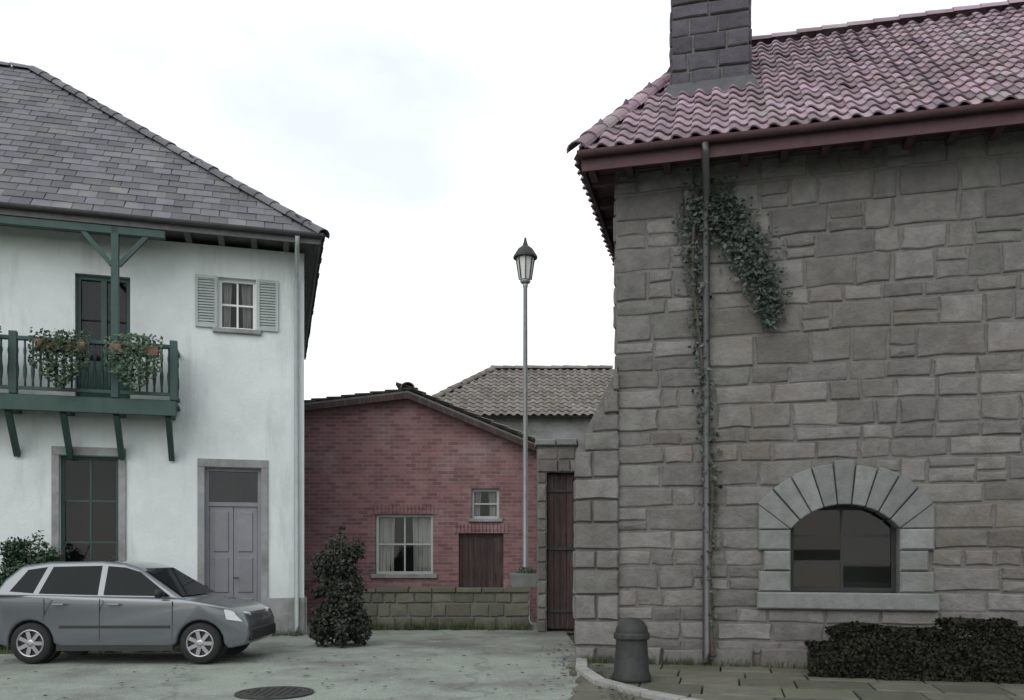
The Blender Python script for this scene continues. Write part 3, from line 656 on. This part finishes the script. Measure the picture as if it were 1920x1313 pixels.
# ================================================================== YARD WALL WITH GATE
yw = thing('yard_wall', 'tall stone yard wall joining the brick outbuilding to the stone house', 'wall', (0, 17.6, 0))
g0, g1, gt_ = .72, 1.42, 3.3
core = MB(); wall_sheet(core, .52, 2.85, 0, 3.85, [(g0, g1, .0, gt_)], 0, .4); core.add([(.52,0,0),(.52,.45,0),(.52,.45,3.85),(.52,0,3.85)], [(0,1,2,3)]).add([(.52,.45,0),(2.85,.45,0),(2.85,.45,gt_),(2.85,.45,3.85),(.52,.45,3.85)], [(0,1,2,3,4)])
core.build('wall_core', 'mortar', yw)
for a, b, z0, z1 in ((.52, g0, 0, gt_), (g1, 2.85, 0, gt_), (.52, 2.85, gt_, 3.8)):
    zs = courses(z0, z1, .22, .36, rng)
    for i in range(len(zs)-1):
        xs = row_splits(a, b, .25, .6, rng) if b-a > .4 else [a, b]
        for k in range(len(xs)-1):
            mb = MB(); stone(mb, xs[k], xs[k+1], zs[i], zs[i+1], rng); mb.build('stone', 'stone', yw)
for k in range(6): MB().bbox(.48+k*.44, .9+k*.44, -.1, .5, 3.85, 3.97+.02*(k % 2), .02).build('coping_stone', 'stone_pale', yw)
gr = thing('wooden_gate', 'narrow dark timber gate set in the stone yard wall', 'gate', (0, 17.6, 0))
for k in range(5):
    x0 = g0+.015+k*.135; MB().bbox(x0, x0+.131, .16, .2, .06, gt_-.02, .008).build('plank', 'timber', gr)
for z in (.4, 1.7, 2.9): MB().box(g0+.02, g1-.02, .13, .158, z, z+.06).build('strap_hinge', 'iron', gr)
MB().lathe([(.03,0),(.035,.02),(.02,.05)], 12, (g1-.1,.1,1.2), 'y').build('knob', 'iron', gr)

# ================================================================== BACK COTTAGE (grey-brown roof behind)
bc = thing('back_cottage', 'cottage with grey-brown tiled roof rising behind the brick outbuilding', 'house', (1.4, 29.6, 0))
MB().box(-4.8, 5.2, 0, 7, 0, 6.5).build('wall', 'plinth', bc)
EZ3, RZ3 = 6.35, 8.75; a0, a1 = -5.2, 5.6
MB().add([(a0,-.4,EZ3),(a1,-.4,EZ3),(a1,7.4,EZ3),(a0,7.4,EZ3),(a0+3.1,3.5,RZ3),(a1-3.1,3.5,RZ3)], [(0,1,5,4),(1,2,5),(2,3,4,5),(3,0,4),(3,2,1,0)]).build('roof', 'tile_grey', bc)
sv = Vector((0, 3.9, RZ3-EZ3)); q3 = sv.length
roof_tiles(bc, pantile(.28, .36), 'pantile', 'tile_grey', (a0,-.45,EZ3-.02), (1,0,0), sv, .28, .36, int((a1-a0)/.28), int(q3/.36)+1, lambda u, s_: 3.1*s_/q3 < u < (a1-a0)-3.1*s_/q3, lambda p: -p.z, 41, 240)
sv = Vector((3.1, 0, RZ3-EZ3)); q4 = sv.length
roof_tiles(bc, pantile(.28, .36), 'pantile', 'tile_grey', (a0-.05,7.4,EZ3-.02), (0,-1,0), sv, .28, .36, int(7.8/.28), int(q4/.36)+1, lambda u, s_: 3.9*s_/q4 < u < 7.8-3.9*s_/q4, lambda p: 0, 42, 0)
caps(bc, (a0,-.4,EZ3+.05), (a0+3.1,3.5,RZ3+.07), .15, .45, 'tile_grey', 8, 'hip_tile')
caps(bc, (a0+3.0,3.5,RZ3+.06), (a1-3.1,3.5,RZ3+.06), .16, .45, 'tile_grey', 9)

# ================================================================== LOW STONE WALL in front of the brick building
lw = thing('low_stone_wall', 'low mossy stone wall in front of the brick outbuilding', 'wall', (0, 18.2, 0))
MB().box(-3.35, .35, .0, .4, 0, .8).build('wall_core', 'mortar', lw)
zs = courses(0, .8, .18, .28, rng)
for i in range(len(zs)-1):
    xs = row_splits(-3.38, .38, .25, .55, rng)
    for k in range(len(xs)-1):
        mb = MB(); stone(mb, xs[k], xs[k+1], zs[i], zs[i+1], rng); mb.build('stone', 'slab', lw)
xs = row_splits(-3.42, .42, .45, .7, rng)
for k in range(len(xs)-1):
    bevel(MB().box(xs[k]+.008, xs[k+1]-.008, -.07, .46, .8, .89+rng.uniform(-.015,.02)).build('coping_stone', 'slab', lw), .015)

# ================================================================== PAVING along the stone house
pv = thing('paving_strip', 'strip of mossy stone slabs along the foot of the stone house', 'paving', (1.5, 12.3, 0), HR)
for r_, (y0, y1) in enumerate(((-.62,-.02),(-1.24,-.62),(-1.9,-1.24),(-2.6,-1.9),(-3.4,-2.6))):
    x = -.55+r_*.1+rng.uniform(-.1,.1)
    while x < 6.5:
        w2 = rng.uniform(.5, .95); dz = rng.uniform(-.008,.008)
        bevel(MB().box(x+.01, x+w2-.01, y0+.01, y1-.01, -.05, .06+dz).build('slab', 'slab', pv), .012); x += w2
kb = thing('kerb', 'row of worn kerb stones between road and mossy slabs', 'kerb', (0, 0, 0))
pts = [Vector((1.02, 12.45, 0)), Vector((.92, 11.3, 0)), Vector((1.05, 10.2, 0)), Vector((1.45, 9.3, 0)), Vector((2.1, 8.4, 0)), Vector((3.1, 7.4, 0))]
for k in range(len(pts)-1):
    for h in range(2):
        a = pts[k].lerp(pts[k+1], h/2); b = pts[k].lerp(pts[k+1], (h+1)/2); d = (b-a).normalized()
        bevel(MB().bar(a+d*.01+Vector((0,0,.02)), b-d*.01+Vector((0,0,.02)), .16, .2+rng.uniform(-.01,.01)).build('kerb_stone', 'kerb', kb), .02)

# ================================================================== STREET LAMP
p = at(985, 1180, 19); 
lp = thing('street_lamp', 'slender grey street lamp with a lantern head against the white sky', 'street lamp', (p.x, 19, 0))
MB().lathe([(.16,0),(.16,.08),(.1,.14),(.09,.7),(.075,.75),(.06,1.0),(.045,7.55),(.06,7.57),(.06,7.65)], 14).build('pole', 'steel', lp, True)
MB().lathe([(.1,7.65),(.12,7.68),(.1,7.72)], 14).build('collar', 'steel', lp)
MB().lathe([(.13,7.72),(.2,8.2)], 8).build('lantern_glass', 'lamp_glass', lp)
fr = MB()
for k in range(8):
    an = 6.28319*k/8; fr.bar((.135*math.cos(an), .135*math.sin(an), 7.72), (.21*math.cos(an), .21*math.sin(an), 8.2), .022)
fr.build('lantern_frame', 'iron', lp)
MB().lathe([(.27,8.2),(.27,8.24),(.17,8.4),(.07,8.48),(.04,8.56),(.02,8.66)], 16).build('lantern_cap', 'iron', lp)

# ================================================================== CAR
car = thing('parked_car', 'small grey hatchback parked side-on before the white house', 'car', (-5.73, 13.1, 0.02), 0)
HW = .80
def arch(cx, r=.335, n=10): return [(cx-r*math.cos(math.pi*i/n), .30+r*math.sin(math.pi*i/n)) for i in range(n+1)]
WB = 1.225
low = [(-1.86,.32),(-1.55,.24)]+[(x,max(z,.24)) for x, z in arch(-WB)]+[(-.7,.2),(.7,.2)]+[(x,max(z,.24)) for x, z in arch(WB)]+[(1.62,.22),(1.86,.27),(1.91,.42),(1.9,.58),(1.84,.72),(1.6,.82),(1.2,.9),(.95,.945),(.6,.95),(-.2,.97),(-1.0,.995),(-1.7,1.0),(-1.86,.96),(-1.9,.7),(-1.9,.5)]
def taper(x): return 1-.16*max(0, abs(x)-1.25)**2/.42
me = MB(); nn = len(low)
me.v = [(x, s_*HW*taper(x)*(1-.06*max(0, z-.7)), z) for s_ in (-1, 1) for x, z in low]
me.f = [tuple(range(nn)), tuple(range(2*nn-1, nn-1, -1))]+[(i, i+nn, (i+1) % nn+nn, (i+1) % nn) for i in range(nn)]
body = me.build('body', 'car_paint', car); bevel(body, .055, 4); body.data.polygons.foreach_set('use_smooth', [True]*len(body.data.polygons))
# cabin: painted roof and pillars as a shell, windows inset proud
top = [(-1.80,.97),(-1.66,1.22),(-1.45,1.42),(-1.05,1.475),(-.3,1.49),(.05,1.455),(.28,1.38),(.98,.93)]
def cabw(z): return HW*(.965-.26*max(0, z-.95)/.55)
cm = MB(); nn = len(top)
cm.v = [(x, s_*cabw(z), z) for s_ in (-1, 1) for x, z in top]
cm.f = [tuple(range(nn-1,-1,-1)), tuple(range(nn, 2*nn))]+[(i, (i+1) % nn, (i+1) % nn+nn, i+nn) for i in range(nn)]
cab = cm.build('cabin', 'car_paint', car); bevel(cab, .05, 4); cab.data.polygons.foreach_set('use_smooth', [True]*len(cab.data.polygons))
def side_poly(P, off, name, m, par):
    for s_ in (-1, 1):
        q = MB(); n = len(P)
        q.v = [(x, s_*(cabw(z)+off), z) for x, z in P]+[(x, s_*(cabw(z)-.03), z) for x, z in P]
        q.f = [tuple(range(n)), tuple(range(2*n-1, n-1, -1))]+[(i, i+n, (i+1) % n+n, (i+1) % n) for i in range(n)]
        q.build(name, m, par)
side_poly([(-.18,1.0),(.78,.985),(.3,1.33),(.08,1.395),(-.18,1.415)], .006, 'side_window', 'car_glass', car)
side_poly([(-1.12,1.02),(-.27,1.0),(-.27,1.42),(-.98,1.405)], .006, 'side_window', 'car_glass', car)
side_poly([(-1.55,1.05),(-1.21,1.025),(-1.07,1.4),(-1.34,1.36)], .006, 'quarter_window', 'car_glass', car)
ws = MB(); A = [(.93,.965),(.31,1.365)]
ws.add([(x+.012, s_*(cabw(z)-.09), z+.014) for x, z in A for s_ in (-1, 1)], [(0,1,3,2)]); ws.build('windscreen', 'car_glass', car)
ws = MB(); A = [(-1.775,1.03),(-1.5,1.385)]
ws.add([(x-.012, s_*(cabw(z)-.1), z+.012) for x, z in A for s_ in (-1, 1)], [(0,1,3,2)]); ws.build('rear_window', 'car_glass', car)
for s_ in (-1, 1):
    yb = s_*HW
    for xs_, zt in ((.83, .93), (-.22, .96), (-1.02, .97)):
        MB().box(xs_-.004, xs_+.004, yb*.985, yb*1.002, .34 if xs_ > -1 else .62, zt-.02).build('door_seam', 'trim', body)
    for hx in (-.1, -.9): bevel(MB().box(hx, hx+.17, min(yb*.99, yb*1.03), max(yb*.99, yb*1.03), .845, .875).build('door_handle', 'car_paint', body), .008)
    MB().box(-.8, .8, min(yb*.985, yb*1.008), max(yb*.985, yb*1.008), .52, .56).build('rubbing_strip', 'trim', body)
    MB().box(-.84, .84, min(yb*.97, yb*1.004), max(yb*.97, yb*1.004), .195, .28).build('sill_trim', 'trim', body)
    mi = MB().lathe([(.0,-.07),(.06,-.06),(.075,0),(.06,.05),(.0,.06)], 12); mi.v = [(.68+v[0]*.8, s_*(HW+.1)+v[1]*1.2, 1.03+v[2]) for v in mi.v]; mi.build('door_mirror', 'trim', car, True)
    bevel(MB().add([(1.62,s_*HW*.84,.66),(1.86,s_*HW*.55,.62),(1.86,s_*HW*.55,.73),(1.6,s_*HW*.86,.8),(1.6,s_*HW*.97,.64),(1.84,s_*HW*.86,.6),(1.8,s_*HW*.84,.73),(1.56,s_*HW*.965,.79)], [(4,5,6,7),(0,1,5,4),(2,3,7,6),(1,2,6,5),(0,4,7,3),(0,3,2,1)]).build('headlight', 'lens_clear', car), .01)
    MB().box(-1.905, -1.82, min(s_*HW*.68, s_*HW*.93), max(s_*HW*.68, s_*HW*.93), .66, .93).build('tail_light', 'lens_red', car)
bevel(MB().box(1.84, 1.94, -.62, .62, .32, .5).build('front_bumper', 'trim', car), .03)
bevel(MB().box(-1.95, -1.84, -.62, .62, .34, .52).build('rear_bumper', 'trim', car), .03)
ty = MB().lathe([(.19,-.085),(.275,-.09),(.296,-.06),(.3,0),(.296,.06),(.275,.09),(.19,.085)], 28, axis='y', caps=False).mesh('tyre', 'rubber', True)
rim = MB(); rim.lathe([(.2,-.088),(.19,-.094),(.178,-.088),(.176,-.05)], 28, axis='y', caps=False); rim.lathe([(.06,-.05),(.055,-.078),(.03,-.086),(.001,-.087)], 20, axis='y'); rimm = rim.mesh('rim', 'alloy')
sp = MB()
for k in range(7):
    an = 6.28319*k/7; sp.bar((.05*math.cos(an), -.07, .05*math.sin(an)), (.185*math.cos(an), -.075, .185*math.sin(an)), .02, .055)
spm = sp.mesh('spokes', 'alloy'); hubd = MB().lathe([(.178,-.066),(.001,-.066)], 24, axis='y').mesh('brake_shadow', 'trim')
wlm = MB().lathe([(.33,-.02),(.33,.14),(.01,.14)], 24, axis='y').mesh('wheel_well', 'trim')
for x in (-WB, WB):
    for s_ in (-1, 1):
        wt = link('wheel', MB().lathe([(.18,-.05),(.18,.08)], 20, axis='y').mesh('wheel', 'trim'), car); wt.location = (x, s_*.70, .3); wt.rotation_euler = (0, 0, 0 if s_ < 0 else math.pi)
        for nm, mm in (('tyre', ty), ('rim', rimm), ('spokes', spm)): link(nm, mm, wt)
        q = link('wheel_well', wlm, car); q.location = (x, s_*.6, .31); q.rotation_euler = (0, 0, 0 if s_ < 0 else math.pi)

# ================================================================== PLANTS
def shrub(name, label, cat, x, y, rx, ry, h, n, size, m, seed, nb=16, group=None, z0=0):
    t = thing(name, label, cat, (x, y, z0), 0, group)
    r_ = random.Random(seed); st = MB()
    for k in range(7):
        an = r_.uniform(0, 6.28); q = r_.uniform(.3, .8)
        st.tube([(0.05*math.cos(an),.05*math.sin(an),0), (q*rx*.4*math.cos(an), q*ry*.4*math.sin(an), h*.4), (q*rx*math.cos(an), q*ry*math.sin(an), h*.85)], [.03,.02,.006], 6)
    st.build('stems', 'bark', t)
    bl = clump_blobs((0,0,h*.52), (rx, ry, h*.5), nb, min(rx, ry, h)*.42, seed)
    bl += [((rx*.75*math.cos(k), ry*.75*math.sin(k), h*.16), (rx*.42, ry*.42, h*.17)) for k in range(7)]
    bl += [((0, 0, h*.5), (rx*.72, ry*.72, h*.45)), ((rx*.2, -ry*.2, h*.38), (rx*.7, ry*.7, h*.36))]
    leaves(int(n*1.4), blobs(bl, .2), size, seed).build('foliage', m, t)
    return t
q = at(640, 1215, 14.8); shrub('shrub', 'dark rounded evergreen shrub at the near right corner of the white house', 'shrub', q.x-.05, 14.9, .5, .5, 2.3, 9000, .075, 'leaf_shrub', 5)
q = at(30, 1200, 14.7); shrub('shrub', 'dark green bush behind the tail of the parked car', 'shrub', q.x, 15.2, 1.0, .6, 2.2, 12000, .075, 'leaf_dark', 6, 22)
q = at(180, 1200, 15.6); shrub('shrub', 'leafy shrub under the ground floor window of the white house', 'shrub', q.x, 16.2, .75, .45, 1.75, 7000, .07, 'leaf_dark', 7)
hd = thing('low_hedge', 'low dark clipped hedge below the window of the stone house', 'hedge', (1.5, 12.3, .06), HR)
core = MB()
def hsamp(rng):
    x = rng.uniform(2.55, 7.4); top = .62+.14*noise.noise(Vector((x*1.7, 0, 0)))+(.1 if 4.1 < x < 4.9 else 0)
    if rng.random() < .45: y, z, nn = rng.uniform(-1.02,-.42), top*rng.uniform(.9,1.02), (0,0,1)
    else: y, z, nn = -1.02+rng.uniform(0,.12), rng.uniform(0, top), (0,-1,0)
    y += .1*noise.noise(Vector((x*3, z*3, 5)))
    x += .0
    if x < 2.8 and z > .4: z *= .7
    return (x, y, z), nn
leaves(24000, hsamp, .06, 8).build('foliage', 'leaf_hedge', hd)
br = MB(); r_ = random.Random(3)
for k in range(60):
    x = 2.9+k*.075; br.tube([(x, -.72+r_.uniform(-.1,.1), 0), (x+r_.uniform(-.1,.1), -.72+r_.uniform(-.2,.2), .52)], [.016,.006], 5)
br.build('stems', 'bark', hd)
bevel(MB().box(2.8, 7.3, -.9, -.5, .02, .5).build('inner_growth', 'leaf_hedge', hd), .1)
# climbing ivy by the downpipe
iv = thing('climbing_ivy', 'dark ivy climbing beside the downpipe and arching over the stone wall', 'ivy', (1.5, 12.3, 0.06), HR)
path = [Vector(p) for p in ((1.36,-.1,0),(1.3,-.12,1.2),(1.36,-.11,2.4),(1.27,-.12,3.4),(1.2,-.13,4.4),(1.08,-.13,5.4),(1.1,-.14,6.1),(1.25,-.14,6.5),(1.5,-.14,6.25),(1.78,-.14,5.85),(2.02,-.14,5.3),(2.15,-.14,4.75))]
st = MB().tube(path, [.035,.032,.03,.028,.026,.022,.02,.018,.015,.012,.01,.006], 7); st.build('stem', 'bark', iv)
wd = [.07,.08,.10,.10,.1,.12,.2,.26,.26,.24,.22,.12]; den = [.25,.3,.6,.6,.5,.6,1.2,1.8,2,2,2,1.2]
def isamp(rng):
    i = rng.choices(range(len(path)-1), den[:-1])[0]; t = rng.random(); p = path[i].lerp(path[i+1], t); w_ = wd[i]+(wd[i+1]-wd[i])*t
    return (p.x+rng.gauss(0, w_*.62), -.09-abs(rng.gauss(0,.05)), p.z+rng.gauss(0, w_*.62)), (0,-1,.3)
leaves(2600, isamp, .085, 14).build('foliage', 'leaf_ivy', iv)
def wh_pt(x, y): return (-4.14+x*math.cos(R(15.5))-y*math.sin(R(15.5)), 17+x*math.sin(R(15.5))+y*math.cos(R(15.5)))
# flower boxes on the balcony rail
for k, (x, lab) in enumerate(((-3.0, 'planter of trailing green plants right of the balcony post'), (-4.2, 'planter of trailing green plants left of the balcony post'), (-5.6, 'leftmost planter of trailing green plants on the balcony rail'))):
    fb = thing('balcony_planter', lab, 'planter', (*(wh_pt(x, BY-.12)), BF+.78), R(15.5), 'planters on the balcony rail')
    bevel(MB().box(-.4, .4, -.11, .1, 0, .17).build('box', 'terracotta', fb), .01)
    def fs(rng):
        x_ = rng.gauss(0,.24); x_ = max(-.46, min(.46, x_)); z_ = rng.uniform(-.75, .32); s_ = 1-abs(x_)*1.2
        return (x_, -.12+rng.uniform(-.1,.06)+(.1 if z_ > .15 else 0), (z_ if z_ > 0 else z_*s_)+.05), (0,-1,.4)
    leaves(1100, fs, .075, 60+k).build('foliage', 'leaf_green' if k != 1 else 'leaf_dark', fb)
# grass at the feet of walls
gr_ = MB(); rng2 = random.Random(77)
def tuft(x, y, z, h, n):
    for _ in range(n):
        a = rng2.uniform(0, 6.28); l_ = h*rng2.uniform(.5, 1.2); dx, dy = math.cos(a), math.sin(a); b = len(gr_.v); ox, oy = rng2.gauss(0,.04), rng2.gauss(0,.04); ww = .005
        gr_.v += [(x+ox-dy*ww, y+oy+dx*ww, z), (x+ox+dy*ww, y+oy-dx*ww, z), (x+ox+dx*l_*.45, y+oy+dy*l_*.45, z+l_)]; gr_.f.append((b, b+1, b+2))
for _ in range(260):
    t = rng2.uniform(-.5, 6.3); yy = -.1-abs(rng2.gauss(0,.05)); tuft(1.5+.97*t+.242*yy, 12.3-.242*t+.97*yy, .05, .14, 10)
for _ in range(170): tuft(rng2.uniform(-3.5,.4), 18.1-abs(rng2.gauss(0,.1)), 0, .2, 12)
for _ in range(240): tuft(rng2.uniform(-10,-4.1), 16.85-abs(rng2.gauss(0,.15)), -.03, .2, 12)
for _ in range(420): tuft(rng2.uniform(-10.5,-5.2), rng2.uniform(13.75,16.3), -.05, .16, 12)
for _ in range(90):
    y = rng2.uniform(9,15); tuft(1.13+.1*rng2.random(), y, .02, .1, 7)
link('grass', gr_.raw('grass', 'grass'), None, 'stuff')['label'] = 'tufts of grass along the walls'

lit = MB(); r9 = random.Random(91)
for _ in range(420):
    if r9.random() < .6: x, y = r9.gauss(1.0,.35), r9.uniform(8.6, 15); z = .075 if x > .95 else .035
    else: x, y, z = r9.uniform(-9, 1), r9.uniform(8.6, 13.4), .035
    a = r9.uniform(0, 6.28); s_ = r9.uniform(.02,.05); c_, d_ = math.cos(a)*s_, math.sin(a)*s_; b = len(lit.v)
    lit.v += [(x-c_, y-d_, z), (x-d_*.5, y+c_*.5, z+r9.uniform(0,.015)), (x+c_, y+d_, z), (x+d_*.5, y-c_*.5, z+r9.uniform(0,.015))]; lit.f.append((b, b+1, b+2, b+3))
link('fallen_leaves', lit.raw('fallen_leaves', 'bark'), None, 'stuff')['label'] = 'scattered fallen leaves on the road and slabs'
# ================================================================== SMALL THINGS
q = at(1190, 1290, 10.2)
bo = thing('stone_bollard', 'squat dark weathered bollard at the kerb before the stone house', 'bollard', (q.x, 10.45, .05))
lm = MB().lathe([(.24,0),(.25,.05),(.22,.12),(.2,.35),(.19,.55),(.2,.6),(.19,.66),(.14,.74),(.05,.78)], 18)
lm.v = [(x*(1+.05*noise.noise(Vector((x*6,y*6,z*6)))), y*(1+.05*noise.noise(Vector((x*6,y*6,z*6+9)))), z) for x, y, z in lm.v]
lm.build('shaft', 'iron', bo, True); MB().lathe([(.213,.52),(.222,.54),(.222,.58),(.213,.6)], 18).build('band', 'iron', bo)
q = at(515, 1302, 9.75)
mc = thing('manhole_cover', 'round cast iron manhole cover in the road at the bottom edge', 'manhole cover', (q.x, 9.75, .02))
MB().lathe([(.44,0),(.44,.012),(.4,.014),(.4,.006)], 32).build('frame', 'iron', mc)
MB().lathe([(.385,0),(.385,.013)], 32).build('lid', 'iron', mc)
rb = MB()
for i in range(-4, 5):
    for k in range(-4, 5):
        if i*i+k*k < 17: rb.box(i*.08-.025, i*.08+.025, k*.08-.025, k*.08+.025, .012, .022)
rb.build('tread_pattern', 'iron', mc, False, 'stuff')
q = at(992, 1110, 17.6)
tp = thing('stone_trough', 'small pale stone trough on the end of the low wall', 'trough', (q.x-.05, 18.4, .9))
bevel(MB().add([(-.3,-.16,0),(.3,-.16,0),(.3,.16,0),(-.3,.16,0),(-.36,-.2,.3),(.36,-.2,.3),(.36,.2,.3),(-.36,.2,.3),(-.3,-.14,.3),(.3,-.14,.3),(.3,.14,.3),(-.3,.14,.3),(-.28,-.12,.2),(.28,-.12,.2),(.28,.12,.2),(-.28,.12,.2)],
   [(3,2,1,0),(0,1,5,4),(1,2,6,5),(2,3,7,6),(3,0,4,7),(4,5,9,8),(5,6,10,9),(6,7,11,10),(7,4,8,11),(8,9,13,12),(9,10,14,13),(10,11,15,14),(11,8,12,15),(12,13,14,15)]).build('basin', 'stone_pale', tp), .015)
leaves(500, blobs([((0,0,.3),(.28,.13,.16))], .2), .06, 90).build('foliage', 'leaf_green', tp)
